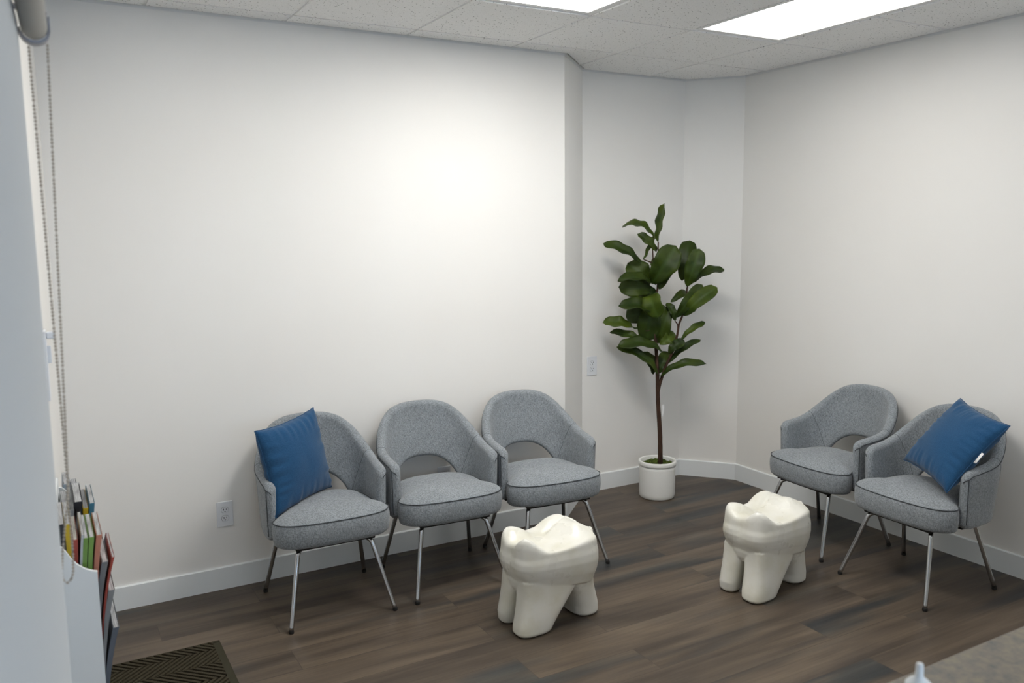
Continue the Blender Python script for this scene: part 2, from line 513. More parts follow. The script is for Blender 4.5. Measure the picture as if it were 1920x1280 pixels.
for c, r in LIGHTS[3:]:  # unseen panels added towards the camera end for general fill light
    ceiling_light(c, r, 'added unseen ceiling fill light panel %s' % {(1, 5): 'over the reception counter', (-1, 5): 'above and beside the camera', (-1, 8): 'nearest the shop window'}[(c, r)], 5.0)

# ---------------------------------------------------------------- outlets
def outlet(name, loc, rz, label):
    root = empty(name, loc, rz)
    tag(root, label, 'outlet', 'wall outlets')
    bm = bmesh.new(); add_box(bm, (0, -.003, 0), (.076, .006, .124), bev=.0025, seg=2)
    obj('cover_plate', bm, MPLAS, root)
    for s in (1, -1):
        bm = bmesh.new()
        pts = []
        for k in range(28):
            a = 2 * PI * k / 28
            pts.append((.0165 * math.cos(a), max(-.0135, min(.0135, .0165 * math.sin(a)))))
        vs = [bm.verts.new((x, -.0085, z + s * .0205)) for x, z in pts]
        vb = [bm.verts.new((x, -.005, z + s * .0205)) for x, z in pts]
        bm.faces.new(vs)
        for k in range(28): bm.faces.new((vs[k], vs[(k + 1) % 28], vb[(k + 1) % 28], vb[k]))
        fc = obj('socket', bm, MPLAS, root)
        bm = bmesh.new()
        add_box(bm, (-.0062, -.0088, s * .0205 + .003), (.0028, .002, .0085))
        add_box(bm, (.0062, -.0088, s * .0205 + .003), (.0024, .002, .0070))
        add_lathe(bm, [(.0026, 0), (.0026, .002)], 14)
        for v in list(bm.verts)[-28:]:
            v.co = Vector((v.co.x, -.0078 - v.co.z, v.co.y + s * .0205 - .0075))
        obj('slot', bm, MDARK, fc)
        bm = bmesh.new()
        rim = [(x * 1.04, -.0062, z * 1.04 + s * .0205) for x, z in pts]
        add_tube(bm, rim, .0005, 5, closed=True)
        obj('rim', bm, MDARK, fc)
    bm = bmesh.new()
    add_lathe(bm, [(.0022, 0), (.0018, .001)], 12)
    for v in bm.verts: v.co = Vector((v.co.x, -.006 - v.co.z, v.co.y))
    obj('screw', bm, MALU, root)
outlet('wall_outlet', (-0.424, 0, 0.371), 0, 'white double wall outlet low on the wall left of the chair with a blue pillow')
outlet('wall_outlet', (0.739, 0, 0.371), 0, 'white double wall outlet low behind the middle chair of three, mostly hidden')
outlet('wall_outlet', (1.962, 0.341, 0.838), 0, 'white double wall outlet halfway up the alcove wall left of the potted tree')

# ---------------------------------------------------------------- chair
HALF = [(0.251, -0.060, 0.618, 0), (0.255, -0.01, 0.623, 0), (0.256, 0.04, 0.629, 0), (0.253, 0.092, 0.638, 0), (0.249, 0.135, 0.658, 0),
        (0.234, 0.176, 0.706, 0), (0.207, 0.212, 0.762, 0), (0.165, 0.243, 0.803, 0), (0.112, 0.267, 0.824, 0), (0.057, 0.280, 0.8315, 0), (0, 0.284, 0.833, 0)]
ctrl = HALF + [(-x, y, a, b) for x, y, a, b in HALF[-2::-1]]
def shell_samples():
    """plan position and top height along the arm-back-arm path, resampled by length"""
    P = smooth_path([Vector((x, y, a)) for x, y, a, b in ctrl], 12)
    P = [p.copy() for p in P]
    Ls = [0]
    for a, b in zip(P, P[1:]): Ls.append(Ls[-1] + (b.xy - a.xy).length)
    return P, Ls
SP, SL = shell_samples()
def sp(s):
    s = max(0, min(SL[-1], s))
    for i in range(len(SL) - 1):
        if SL[i + 1] >= s:
            t = (s - SL[i]) / max(1e-9, SL[i + 1] - SL[i])
            return SP[i].lerp(SP[i + 1], t)
    return SP[-1]
LT = SL[-1]
ZREF = 0.60
S0 = 0.225                         # where the arm meets the back (length from the arm's front)
def shell_mesh():
    TH = 0.024
    ns = 150
    ss = [LT * i / ns for i in range(ns + 1)]
    # denser near the ends
    ends = [0.0, 0.002, 0.006, 0.012, 0.018, 0.024, 0.03, 0.036, 0.042, 0.05]
    ss = ends + [s for s in ss if 0.056 < s < LT - 0.056] + [LT - e for e in reversed(ends)]
    NA, NB = 7, 16
    rings = []
    for s in ss:
        p = sp(s)
        d = min(s, LT - s)
        sh = 0
        for c0, sg in ((S0, -1), (LT - S0, 1)):
            g = math.exp(-((s - c0) / 0.13) ** 2)
            sh += sg * 0.46 * g
        def bottom(pp):
            q = abs(pp.x); a = 0.192
            return 0.345 + 0.200 * (1 - (q / a) ** 2.6) ** (1 / 2.2) if (pp.y > 0.1 and q < a) else 0.345
        zt = p.z; zb = bottom(p)
        for _ in range(14):
            zt = .5 * zt + .5 * sp(s + sh * (zt - ZREF)).z
            zb = .6 * zb + .4 * bottom(sp(s + sh * (zb - ZREF)))
        w = TH
        if d < TH: w = TH * math.sqrt(max(0.03, 1 - ((TH - d) / TH) ** 2))
        R = 0.045
        if d < R:
            k = R * (1 - math.sqrt(max(0, 1 - ((R - d) / R) ** 2)))
            zt -= k; zb += k * 0.7
        # lean and seam shear
        ring = []
        def put(off, z):
            e = s + sh * (z - ZREF)
            pp = sp(e); a_, b_ = sp(e - 0.012), sp(e + 0.012)
            t = (b_.xy - a_.xy)
            t = Vector((t.x, t.y)).normalized() if t.length > 1e-6 else Vector((0, 1))
            nrm = Vector((t.y, -t.x))                     # outward
            if d < 0.02:
                nrm = Vector((1, 0)) if s < LT / 2 else Vector((-1, 0))
            bk = max(0.0, min(1.0, (pp.y - 0.03) / 0.22)); bk = bk * bk * (3 - 2 * bk)
            lean = (0.02 * (1 - bk) + 0.20 * bk) * (z - 0.42)
            if z > .7 : lean -= (z - .7) ** 2 * .9 * bk
            o = Vector((pp.x, pp.y)) + nrm * off
            y_l = lean * bk; x_l = lean * (1 - bk)
            o += Vector((nrm.x * x_l, nrm.y * x_l)) + Vector((0, 1)) * y_l
            ring.append(Vector((o.x, o.y, z)))
        r = w * 0.92
        for k in range(NB + 1): put(w, zb + r + (zt - zb - 2 * r) * k / NB)
        for k in range(1, NA): put(w * math.cos(PI * k / NA), zt - r + r * math.sin(PI * k / NA))
        for k in range(NB + 1): put(-w, zt - r - (zt - zb - 2 * r) * k / NB)
        for k in range(1, NA): put(-w * math.cos(PI * k / NA), zb + r - r * math.sin(PI * k / NA))
        rings.append(ring)
    return ss, rings, NA, NB

def make_chair(label):
    root = empty('armchair')
    tag(root, label, 'chair', 'grey upholstered armchairs')
    ss, rings, NA, NB = shell_mesh()
    i0 = min(range(len(ss)), key=lambda i: abs(ss[i] - S0)); i1 = len(ss) - 1 - i0
    for nm, a, b in (('armrest', 0, i0), ('backrest', i0, i1), ('armrest', i1, len(ss) - 1)):
        bm = bmesh.new()
        loft(bm, rings[a:b + 1], cap0=(a == 0), cap1=(b == len(ss) - 1))
        o = obj(nm, bm, MFAB, root, True)
        # piping round the outer edge of the shell
        bm = bmesh.new()
        k = NB
        line = [rings[i][k] for i in range(a, b + 1)]
        cen = [sum(rings[i], Vector()) / len(rings[i]) for i in range(a, b + 1)]
        add_tube(bm, [p + (p - c).normalized() * .0005 for p, c in zip(line, cen)], .0022, 6)
        if nm == 'armrest':
            e = 0 if a == 0 else len(ss) - 1
            e2 = 3 if a == 0 else len(ss) - 4
            add_tube(bm, [rings[e2][q] for q in range(0, NB + 1)], .0022, 6)
            e = i0 if a == 0 else i1
            add_tube(bm, [rings[e][q] for q in range(0, 2 * NB + 2 * NA)], .0009, 5, closed=True)
        obj('piping', bm, MPIPE, o, True)
    # seat cushion
    N = 96
    def outline(grow=0.0):
        pts = []
        P = [(0, -0.204), (0.10, -0.200), (0.17, -0.190), (0.225, -0.168), (0.258, -0.128), (0.2625, -0.088), (0.236, -0.040), (0.227, 0.03), (0.219, 0.10), (0.194, 0.172), (0.135, 0.224), (0.065, 0.243), (0, 0.247)]
        full = P + [(-x, y) for x, y in P[-2:0:-1]]
        full = [Vector((x, y, 0)) for x, y in full]
        n = len(full); per = 8
        for i in range(n):
            p0, p1, p2, p3 = full[i - 1], full[i], full[(i + 1) % n], full[(i + 2) % n]
            for k in range(per):
                t = k / per
                pts.append(0.5 * ((2 * p1) + (p2 - p0) * t + (2 * p0 - 5 * p1 + 4 * p2 - p3) * t * t + (3 * p1 - p0 - 3 * p2 + p3) * t ** 3))
        return pts
    O = outline()
    def ring(inset, z, extra=None):
        out = []
        for p in O:
            r = p.length; q = p * max(0.0, (r - inset) / r)
            zz = z
            out.append(Vector((q.x, q.y, zz)))
        return out
    prof = [(.03, .340), (.014, .342), (.004, .350), (.0, .365), (-.004, .395), (-.003, .425), (.001, .444), (.004, .450), (.010, .4545), (.025, .464), (.05, .4735), (.08, .481), (.12, .487), (.16, .490), (.2, .4915)]
    rg = [ring(a, z) for a, z in prof]
    for f_ in (.5, .2): rg.append([Vector((p.x * f_, p.y * f_, .492)) for p in rg[-1 if f_ == .5 else -2]])
    bm = bmesh.new(); loft(bm, rg)
    seat = obj('seat', bm, MFAB, root, True)
    bm = bmesh.new(); add_tube(bm, ring(.0015, .4505), .0023, 6, closed=True)
    obj('piping', bm, MPIPE, seat, True)
    bm = bmesh.new()
    add_box(bm, (0, 0.0, .333), (.36, .32, .016), bev=.004)
    add_box(bm, (0, 0, .3405), (.47, .03, .008))
    obj('seat_base', bm, MBASE, root)
    # legs
    for sx in (-1, 1):
        pts = [(sx * .09, -.06, .326), (sx * .125, -.088, .326), (sx * .148, -.108, .322), (sx * .163, -.122, .306), (sx * .172, -.134, .276), (sx * .2, -.176, .16), (sx * .235, -.245 + .018, .012)]
        pts = [(sx * .09, -.06, .326), (sx * .120, -.084, .326), (sx * .146, -.110, .322), (sx * .165, -.132, .311), (sx * .174, -.145, .285), (sx * .2035, -.193, .15), (sx * .235, -.245, .010)]
        pp = smooth_path(pts, 6)
        bm = bmesh.new()
        add_tube(bm, pp, [.0118 - .0018 * i / len(pp) for i in range(len(pp))], 14)
        leg = obj('leg', bm, MCHR, root, True)
        bm = bmesh.new(); add_lathe(bm, [(.0095, 0), (.0115, .002), (.0115, .012), (.0105, .016)], 14, (sx * .235, -.245, 0)); obj('rubber_foot', bm, MRUB, leg)
        bm = bmesh.new()
        add_tube(bm, smooth_path([(sx * .10, .10, .326), (sx * .165, .135, .326), (sx * .186, .150, .318), (sx * .192, .157, .30), (sx * .245, .245, .010)], 6), .0105, 14)
        leg = obj('leg', bm, MCHR, root, True)
        bm = bmesh.new(); add_lathe(bm, [(.0095, 0), (.0115, .002), (.0115, .012), (.0105, .016)], 14, (sx * .245, .245, 0)); obj('rubber_foot', bm, MRUB, leg)
    return root
R = math.radians
spots = [(-0.045, -0.401, R(-2.0), 'grey upholstered armchair against the back wall holding a blue pillow'),
         (0.541, -0.418, R(-3.0), 'grey upholstered armchair in the middle of the row of three'),
         (1.117, -0.445, R(-4.3), 'empty grey armchair at the recessed wall end of the row of three'),
         (2.545, -1.034, R(-93.0), 'empty grey armchair on the right wall, next to the corner'),
         (2.480, -1.653, R(-91.5), 'grey armchair on the right wall holding a tilted blue pillow')]
proto = make_chair(spots[0][3])
for i, (x, y, a, lb) in enumerate(spots):
    o = proto if i == 0 else copy_tree(proto)
    o.location = (x, y, 0); o.rotation_euler = (0, 0, a); o['label'] = lb

# ---------------------------------------------------------------- pillows
def pillow(center, e1, e2, size, thick, label, seed, tagpos=None, tall=1.0):
    """e1, e2: in-plane axes (along the bottom edge, and up the side)"""
    e1 = Vector(e1).normalized(); e2 = Vector(e2); e2 = (e2 - e1 * e2.dot(e1)).normalized()
    n = e1.cross(e2)
    bm = bmesh.new()
    N = 44
    h = size / 2
    grid = {}
    for side in (1, -1):
        for i in range(N + 1):
            for j in range(N + 1):
                u = -1 + 2 * i / N; v_ = -1 + 2 * j / N
                if side == -1 and (i in (0, N) or j in (0, N)):
                    grid[(side, i, j)] = grid[(1, i, j)]; continue
                b = ((1 - u * u) * (1 - v_ * v_))
                th = thick / 2 * (b ** 0.42)
                # puckers radiating from the seams
                edge = (1 - min(1, (1 - max(abs(u), abs(v_))) / 0.45))
                t_ = v_ if abs(u) > abs(v_) else u
                pk = noise.noise(Vector((t_ * 9, seed + side, (abs(u) > abs(v_)) * 5 + (u > 0) * 3 + (v_ > 0) * 7)))
                th *= 1 + 0.30 * edge * pk
                th += 0.010 * b * noise.noise(Vector((u * 1.6, v_ * 1.6, seed * 3.1 + side)))
                pin = 0.085
                x = u * h * (1 - pin * (1 - v_ * v_) + .012 * noise.noise(Vector((u, v_ * 6, seed))))
                y = tall * v_ * h * (1 - pin * (1 - u * u) + .012 * noise.noise(Vector((u * 6, v_, seed + 9))))
                p = e1 * x + e2 * y + n * (side * th)
                grid[(side, i, j)] = bm.verts.new(p)
    for side in (1, -1):
        for i in range(N):
            for j in range(N):
                q = [grid[(side, i, j)], grid[(side, i + 1, j)], grid[(side, i + 1, j + 1)], grid[(side, i, j + 1)]]
                if side == -1: q.reverse()
                if len(set(q)) == 4: bm.faces.new(q)
    root = obj('throw_pillow', bm, MBLU, None, True)
    root.location = center
    tag(root, label, 'pillow', 'blue throw pillows')
    bm = bmesh.new()
    ed = []
    for i in range(N): ed.append((i, 0))
    for j in range(N): ed.append((N, j))
    for i in range(N, 0, -1): ed.append((i, N))
    for j in range(N, 0, -1): ed.append((0, j))
    def P(i, j):
        u = -1 + 2 * i / N; v_ = -1 + 2 * j / N
        x = u * h * (1 - .085 * (1 - v_ * v_) + .012 * noise.noise(Vector((u, v_ * 6, seed)))); y = tall * v_ * h * (1 - .085 * (1 - u * u) + .012 * noise.noise(Vector((u * 6, v_, seed + 9))))
        return e1 * x + e2 * y
    add_tube(bm, [P(i, j) for i, j in ed], .0022, 6, closed=True)
    obj('seam', bm, MBLU, root, True)
    if tagpos:
        a, b = tagpos
        bm = bmesh.new()
        c0 = e1 * (a * h) + e2 * (b * h)
        d1 = (-e2 * .8 + n * .6).normalized(); d2 = (e1 + e2 * .1).normalized()
        prev = None
        for k in range(7):
            q0 = c0 + d1 * (.014 * k) + n * (.006 * math.sin(k * .8)); q1 = q0 + d2 * .055
            vv = [bm.verts.new(q0), bm.verts.new(q1)]
            if prev: bm.faces.new((prev[0], prev[1], vv[1], vv[0]))
            prev = vv
        o = obj('care_tag', bm, MTAG, root, True); o['label'] = 'white care tag'
        sm = o.modifiers.new('thickness', 'SOLIDIFY'); sm.thickness = .0008
    return root
pillow((-0.150, -0.294, 0.664), (.78, .60, .05), (-.17, .10, .95), 0.43, 0.15,
       'blue square throw pillow leaning in the left armchair of the row of three', 1.3, tall=.93)
pillow((2.555, -1.765, 0.700), (.18, -.128, .274), (.17, .328, .04), 0.40, 0.15,
       'blue throw pillow propped on its corner in the armchair by the right wall', 4.7, tagpos=(-.12, -.99))

# ---------------------------------------------------------------- molar stools
def superellipse(cx, cy, rx, ry, z, n, N=48, rot=0):
    out = []
    for k in range(N):
        a = 2 * PI * k / N
        c, s = math.cos(a), math.sin(a)
        x = rx * math.copysign(abs(c) ** (2 / n), c); y = ry * math.copysign(abs(s) ** (2 / n), s)
        out.append(Vector((cx + x * math.cos(rot) - y * math.sin(rot), cy + x * math.sin(rot) + y * math.cos(rot), z)))
    return out
def tooth_mesh():
    bm = bmesh.new()
    def gs(x, y, cx, cy, s, h): return h * math.exp(-((x - cx) ** 2 + (y - cy) ** 2) / (2 * s * s))
    def top(x, y):
        z = .362 + .006 * max(0, x) / .2
        z += gs(x, y, -.150, .095, .052, .056) + gs(x, y, -.178, -.080, .042, .060) + gs(x, y, -.15, -.125, .03, .012)
        z += gs(x, y, .080, .110, .066, .048) + gs(x, y, .150, .085, .050, .026)
        z += gs(x, y, .125, -.030, .042, .048) + gs(x, y, .055, .000, .045, .014)
        z += gs(x, y, .205, -.055, .024, .034) + gs(x, y, .12, -.12, .05, .006)
        z += gs(x, y, -.095, .055, .035, .018)
        z -= .020 * math.exp(-(((x - .172) + .25 * y) / .009) ** 2) * (1 if y < .03 else .4)
        z -= .014 * math.exp(-(((y - .045) - .25 * x) / .013) ** 2) * math.exp(-((x - .06) / .09) ** 2)
        z -= .008 * math.exp(-(((y + .005) + .35 * (x + .1)) / .012) ** 2) * math.exp(-((x + .13) / .06) ** 2)
        return z
    RX, RY = .204, .133
    def outl(sc, z, topf=False, blend=0.0):
        ps = superellipse(0, 0, RX * sc, RY * sc, z, 4.2, 128)
        for p in ps:
            a = math.atan2(p.y, p.x)
            fur = .011 * math.exp(-((abs(a) - PI) / .14) ** 2) + .012 * math.exp(-((a + .36) / .07) ** 2) + .006 * math.exp(-((a - PI / 2) / .2) ** 2)
            k = 1 - fur / max(p.xy.length, 1e-6) * sc * max(0, min(1, (z - .22) / .10))
            p.x *= k; p.y *= k
            if topf: p.z = z * (1 - blend) + top(p.x, p.y) * blend
            else: p.z += -.045 * max(-.6, p.x / RX) * max(0, min(1, (.33 - z) / .09)) * .6       # the crown's lower edge dips to the right
        return ps
    rings = [outl(.80, .19), outl(.90, .195), outl(.965, .232), outl(.985, .240), outl(1.01, .258), outl(1.035, .285), outl(1.03, .315), outl(1.005, .338)]
    for sc, bl in ((.992, .55), (.975, .80), (.95, .93), (.915, 1), (.87, 1), (.81, 1), (.73, 1), (.63, 1), (.52, 1), (.41, 1), (.30, 1), (.18, 1), (.07, 1)):
        rings.append(outl(sc, .345, True, bl))
    loft(bm, rings)
    def hull(levels, N=72):
        loft(bm, [superellipse(cx, cy, rx, ry, z, n, N) for z, cx, cy, rx, ry, n in levels])
    # body under the crown
    hull([(.165, -.005, .01, .165, .088, 3.2), (.19, -.003, .004, .182, .110, 3.6), (.215, 0, 0, .190, .120, 3.8), (.25, 0, 0, .190, .120, 3.8)])
    # broad front-left root
    hull([(.0, -.136, -.070, .064, .038, 2.9), (.004, -.136, -.070, .078, .051, 2.9), (.014, -.136, -.070, .085, .058, 3.0), (.04, -.126, -.068, .091, .060, 3.2), (.08, -.104, -.065, .101, .062, 3.3),
          (.12, -.082, -.062, .115, .062, 3.4), (.16, -.062, -.060, .129, .062, 3.6), (.20, -.050, -.058, .139, .063, 3.8), (.235, -.050, -.058, .139, .063, 3.8)])
    # right root
    hull([(.0, .168, -.002, .046, .066, 2.5), (.004, .168, -.002, .059, .080, 2.5), (.014, .167, -.002, .066, .088, 2.5), (.05, .164, .0, .068, .092, 2.5), (.10, .148, .0, .068, .095, 2.7),
          (.15, .125, .0, .074, .102, 2.9), (.20, .110, .0, .082, .110, 3.2), (.235, .108, .0, .084, .114, 3.4)])
    # back-left root
    hull([(.0, -.162, .080, .030, .030, 2.3), (.004, -.162, .080, .040, .040, 2.3), (.014, -.162, .080, .047, .046, 2.3), (.05, -.158, .078, .054, .050, 2.4), (.11, -.140, .073, .060, .053, 2.6),
          (.17, -.120, .065, .072, .060, 3), (.235, -.105, .062, .082, .062, 3.2)])
    me = bpy.data.meshes.new('molar'); bmesh.ops.recalc_face_normals(bm, faces=bm.faces[:]); bm.to_mesh(me); bm.free()
    tmp = bpy.data.objects.new('tmp', me); COL.objects.link(tmp)
    m = tmp.modifiers.new('r', 'REMESH'); m.mode = 'VOXEL'; m.voxel_size = .0036; m.use_smooth_shade = True
    m = tmp.modifiers.new('s', 'CORRECTIVE_SMOOTH'); 
    tmp.modifiers.remove(m)
    m = tmp.modifiers.new('s', 'SMOOTH'); m.factor = .5; m.iterations = 4
    dg = bpy.context.evaluated_depsgraph_get()
    dg.update()
    out = bpy.data.meshes.new_from_object(tmp.evaluated_get(dg))
    bpy.data.objects.remove(tmp)
    zmin = min(v.co.z for v in out.vertices)
    for v in out.vertices: v.co.z -= zmin
    out.name = 'molar_stool'
    out.materials.clear(); out.materials.append(MTO)
    return out
tm = tooth_mesh()
t1 = link('molar_stool', tm); t1.location = (0.745, -1.078, 0, 2)[:3]; t1.rotation_euler = (0, 0, R((0.745, -1.078, 0, 2)[3]))
tag(t1, 'cream white molar shaped stool in front of the row of three chairs', 'stool', 'tooth stools')
t2 = link('molar_stool', tm); t2.location = (1.818, -1.325, 0, 6)[:3]; t2.rotation_euler = (0, 0, R((1.818, -1.325, 0, 6)[3]))
tag(t2, 'cream white molar shaped stool standing by the two chairs on the right wall', 'stool', 'tooth stools')

# ---------------------------------------------------------------- potted fig tree
PC = Vector((2.265, 0.037, 0)); PR = Vector((0.87039409, -0.49235569, 0)); PF = Vector((0.49235569, 0.87039409, 0))
pl_ = empty('potted_fig_tree', PC)
tag(pl_, 'tall fiddle leaf fig tree in a white round pot in the alcove corner', 'plant')
bm = bmesh.new()
add_lathe(bm, [(.085, .0), (.108, .002), (.112, .008), (.1145, .03), (.1155, .19), (.1155, .207), (.1135, .2085), (.1135, .211), (.1195, .2125), (.1205, .222), (.1205, .236), (.118, .2405), (.112, .2425), (.1065, .240), (.1045, .234), (.1045, .20), (.10, .19)], 64)
pot = obj('pot', bm, MPOT, pl_, True)
bm = bmesh.new()
bmesh.ops.create_grid(bm, x_segments=40, y_segments=40, size=.103)
for v in list(bm.verts):
    if v.co.xy.length > .1035: bm.verts.remove(v)
for v in bm.verts: v.co.z = .217 + .014 * noise.noise(v.co * 30) + .008 * noise.noise(v.co * 90)
ms = obj('moss', bm, MSOIL, pl_, True)
def LP(p): return PR * p[0] + PF * p[1] + Vector((0, 0, p[2]))
LEAVES=[
  ((-0.018, 0.0, 1.635),(0.026, 0.02, 1.871),0.051,70,0.00),
  ((-0.04, 0.0, 1.663),(-0.222, 0.04, 1.749),0.057,68,0.03),
  ((-0.018, 0.02, 1.57),(-0.135, -0.03, 1.688),0.065,30,0.02),
  ((-0.123, -0.02, 1.507),(-0.351, -0.05, 1.637),0.074,38,0.03),
  ((-0.098, 0.02, 1.524),(-0.037, 0.0, 1.673),0.030,40,0.00),
  ((-0.053, -0.03, 1.376),(0.08, -0.1, 1.607),0.199,8,0.04),
  ((-0.057, 0.03, 1.363),(-0.192, 0.02, 1.506),0.171,12,0.03),
  ((-0.004, -0.02, 1.338),(0.077, 0.0, 1.518),0.102,20,0.03),
  ((0.146, 0.03, 1.389),(0.195, 0.06, 1.644),0.139,15,0.03),
  ((0.167, -0.02, 1.357),(0.236, -0.05, 1.589),0.139,10,0.03),
  ((0.199, 0.0, 1.377),(0.407, 0.02, 1.467),0.061,52,0.03),
  ((0.151, -0.02, 1.171),(0.34, -0.07, 1.356),0.111,28,0.04),
  ((0.108, 0.0, 1.16),(0.261, -0.03, 1.368),0.102,15,0.03),
  ((0.079, 0.04, 1.252),(0.188, 0.08, 1.324),0.061,20,0.02),
  ((-0.029, -0.03, 1.367),(-0.264, -0.06, 1.415),0.057,60,0.03),
  ((-0.044, 0.02, 1.335),(-0.252, 0.0, 1.353),0.139,8,0.03),
  ((-0.038, -0.03, 1.315),(-0.043, -0.14, 1.188),0.245,-35,0.05),
  ((-0.03, -0.05, 1.167),(-0.259, -0.1, 1.26),0.074,58,0.04),
  ((-0.048, 0.04, 1.191),(-0.202, 0.04, 1.164),0.139,8,0.03),
  ((-0.038, 0.05, 1.286),(-0.077, 0.0, 1.014),0.185,5,0.03),
  ((0.075, 0.04, 1.242),(-0.002, 0.02, 0.992),0.120,8,0.03),
  ((0.099, 0.0, 1.138),(0.053, 0.0, 1.253),0.061,20,0.02),
  ((-0.167, 0.0, 1.101),(-0.351, -0.03, 1.144),0.083,35,0.03),
  ((-0.062, 0.0, 0.971),(-0.301, 0.03, 1.078),0.051,45,0.03),
  ((0.019, -0.03, 0.95),(-0.261, -0.07, 1.008),0.069,55,0.04),
  ((0.005, 0.0, 0.79),(-0.255, -0.04, 0.993),0.057,40,0.05),
  ((0.003, 0.03, 0.797),(0.064, 0.06, 0.937),0.092,15,0.02),
  ((0.008, -0.02, 0.791),(0.286, -0.05, 0.884),0.051,55,0.04),
  ((0.044, 0.0, 0.85),(0.265, 0.03, 1.024),0.043,45,0.03),
  ((0.137, 0.0, 1.017),(0.293, 0.02, 1.131),0.044,40,0.02),
  ((0.058, -0.01, 0.933),(0.152, -0.03, 1.021),0.072,35,0.02),
  ((0.006, 0.0, 0.989),(0.114, 0.03, 1.052),0.097,15,0.02),
  ((0.195, 0.0, 1.187),(0.23, 0.0, 1.213),0.024,30,0.00),
  ((-0.068, 0.0, 1.076),(-0.172, 0.0, 1.101),0.013,30,0.00),
  ((-0.028, 0.02, 0.794),(-0.082, 0.05, 0.94),0.083,20,0.03),
  ((-0.004, 0.03, 1.287),(-0.142, 0.06, 1.333),0.139,12,0.03),
  ((-0.011, 0.04, 1.248),(0.061, 0.06, 1.106),0.130,12,0.03),
  ((-0.026, 0.03, 1.144),(0.042, 0.05, 0.992),0.111,8,0.03),
  ((-0.043, 0.03, 1.401),(-0.143, 0.06, 1.476),0.130,10,0.03),
  ((-0.005, 0.03, 1.419),(0.008, 0.06, 1.54),0.139,10,0.02),
]
STEMS=[
   [(0.019, 0.0, 0.246), (0.014, 0.0, 0.421), (-0.0, 0.0, 0.617), (-0.007, 0.0, 0.812), (-0.02, 0.0, 1.004), (-0.036, 0.01, 1.156), (-0.04, 0.01, 1.232), (-0.012, 0.0, 1.346), (-0.012, 0.0, 1.496), (-0.012, 0.0, 1.635)] ,
   [(-0.001, 0.0, 0.686), (0.012, 0.0, 0.744), (0.044, -0.01, 0.851), (0.079, -0.01, 0.928), (0.113, 0.0, 1.036), (0.126, 0.0, 1.117), (0.149, 0.0, 1.179), (0.169, 0.0, 1.268), (0.175, 0.0, 1.355), (0.199, 0.0, 1.377)] ,
   [(-0.02, 0.0, 1.004), (0.002, 0.02, 1.097), (0.075, 0.04, 1.242)] ,
   [(-0.009, 0.0, 1.383), (-0.029, 0.0, 1.421), (-0.044, 0.01, 1.57), (-0.04, 0.0, 1.663)] ,
   [(0.113, 0.0, 1.036), (0.118, 0.0, 1.108), (0.099, 0.0, 1.138)] ,
   [(0.081, 0.0, 0.926), (0.137, 0.0, 1.017)] ,
   [(-0.035, 0.0, 1.138), (-0.068, 0.0, 1.076), (-0.139, 0.0, 1.11)] ,
   [(-0.012, 0.0, 1.496), (-0.049, 0.0, 1.505), (-0.098, 0.02, 1.524)] ,
]
bm = bmesh.new()
for i, s in enumerate(STEMS):
    pp = smooth_path([LP(p) for p in s], 6)
    if i == 0: pp = [Vector((pp[0].x, pp[0].y, .20))] + pp; r0, r1 = .0165, .004
    elif i == 1: r0, r1 = .011, .0035
    else: r0, r1 = .0055, .003
    n = len(pp)
    add_tube(bm, pp, [r0 + (r1 - r0) * (k / n) ** .9 + (.0012 * noise.noise(Vector((k * .9, i, 0))) if i < 2 else 0) for k in range(n)], 10)
obj('trunk', bm, MBARK, pl_, True)
def leaf(base, tip, width, ang, droop, sd):
    b = LP(base); t = LP(tip)
    ax = t - b; L = ax.length; ax.normalize()
    view = -PF                                            # the side the leaf faces when ang is 0
    side = ax.cross(view).normalized()
    nrm = side.cross(ax).normalized()
    M = Matrix.Rotation(R(ang), 3, ax)
    if (M @ nrm).z < nrm.z: M = Matrix.Rotation(R(-ang), 3, ax)     # upper face turns upward
    side = M @ side; nrm = M @ nrm
    # widen what the tilt foreshortens
    w = width * .90 / max(.38, abs(math.cos(R(ang)))) * .5
    w = min(w, L * .36 + .015)
    bm = bmesh.new(); vl = bm.verts.layers.float.new('vein')
    NU, NV = 18, 8
    rows = []
    rnd = random.Random(sd)
    ph = rnd.random() * 6; tw = rnd.uniform(-.25, .25); fold = rnd.uniform(.16, .34)
    for i in range(NU + 1):
        u = i / NU
        prof = (u ** .62) * (max(0.0, 1 - u) ** .36) / .60 * (1 - .10 * math.exp(-((u - .33) / .14) ** 2))
        if u < .06: prof = max(prof, .05)
        c = b + ax * (L * u) + nrm * (droop * math.sin(PI * u) * 1.2 - droop * .6 * u * u)
        row = []
        for j in range(-NV // 2, NV // 2 + 1):
            v_ = j / (NV // 2)
            wv = 1 + .05 * math.sin(u * 13 + ph + (2 if v_ > 0 else 0))
            q = c + side * (v_ * w * prof * wv) + nrm * (abs(v_) * w * prof * fold + .006 * abs(v_) * math.sin(u * 17 + ph) + tw * v_ * w * u * .5)
            vv = bm.verts.new(q)
            rib = 1.0 if j == 0 else (0.35 * max(0, math.cos(u * NU * 1.2 - abs(v_) * 4)) ** 4)
            vv[vl] = rib * .45
            row.append(vv)
        rows.append(row)
    for a, c in zip(rows, rows[1:]):
        for k in range(NV): bm.faces.new((a[k], a[k + 1], c[k + 1], c[k]))
    me = bpy.data.meshes.new('leaf'); bm.normal_update()
    # upper face = the side of nrm
    s_ = sum((f.normal.dot(nrm) * f.calc_area() for f in bm.faces))
    if s_ < 0:
        for f in bm.faces: f.normal_flip()
    bm.to_mesh(me); bm.free()
    o = link('leaf', me, MLEAF, pl_, True)
    sm = o.modifiers.new('thickness', 'SOLIDIFY'); sm.thickness = .0011; sm.offset = 0
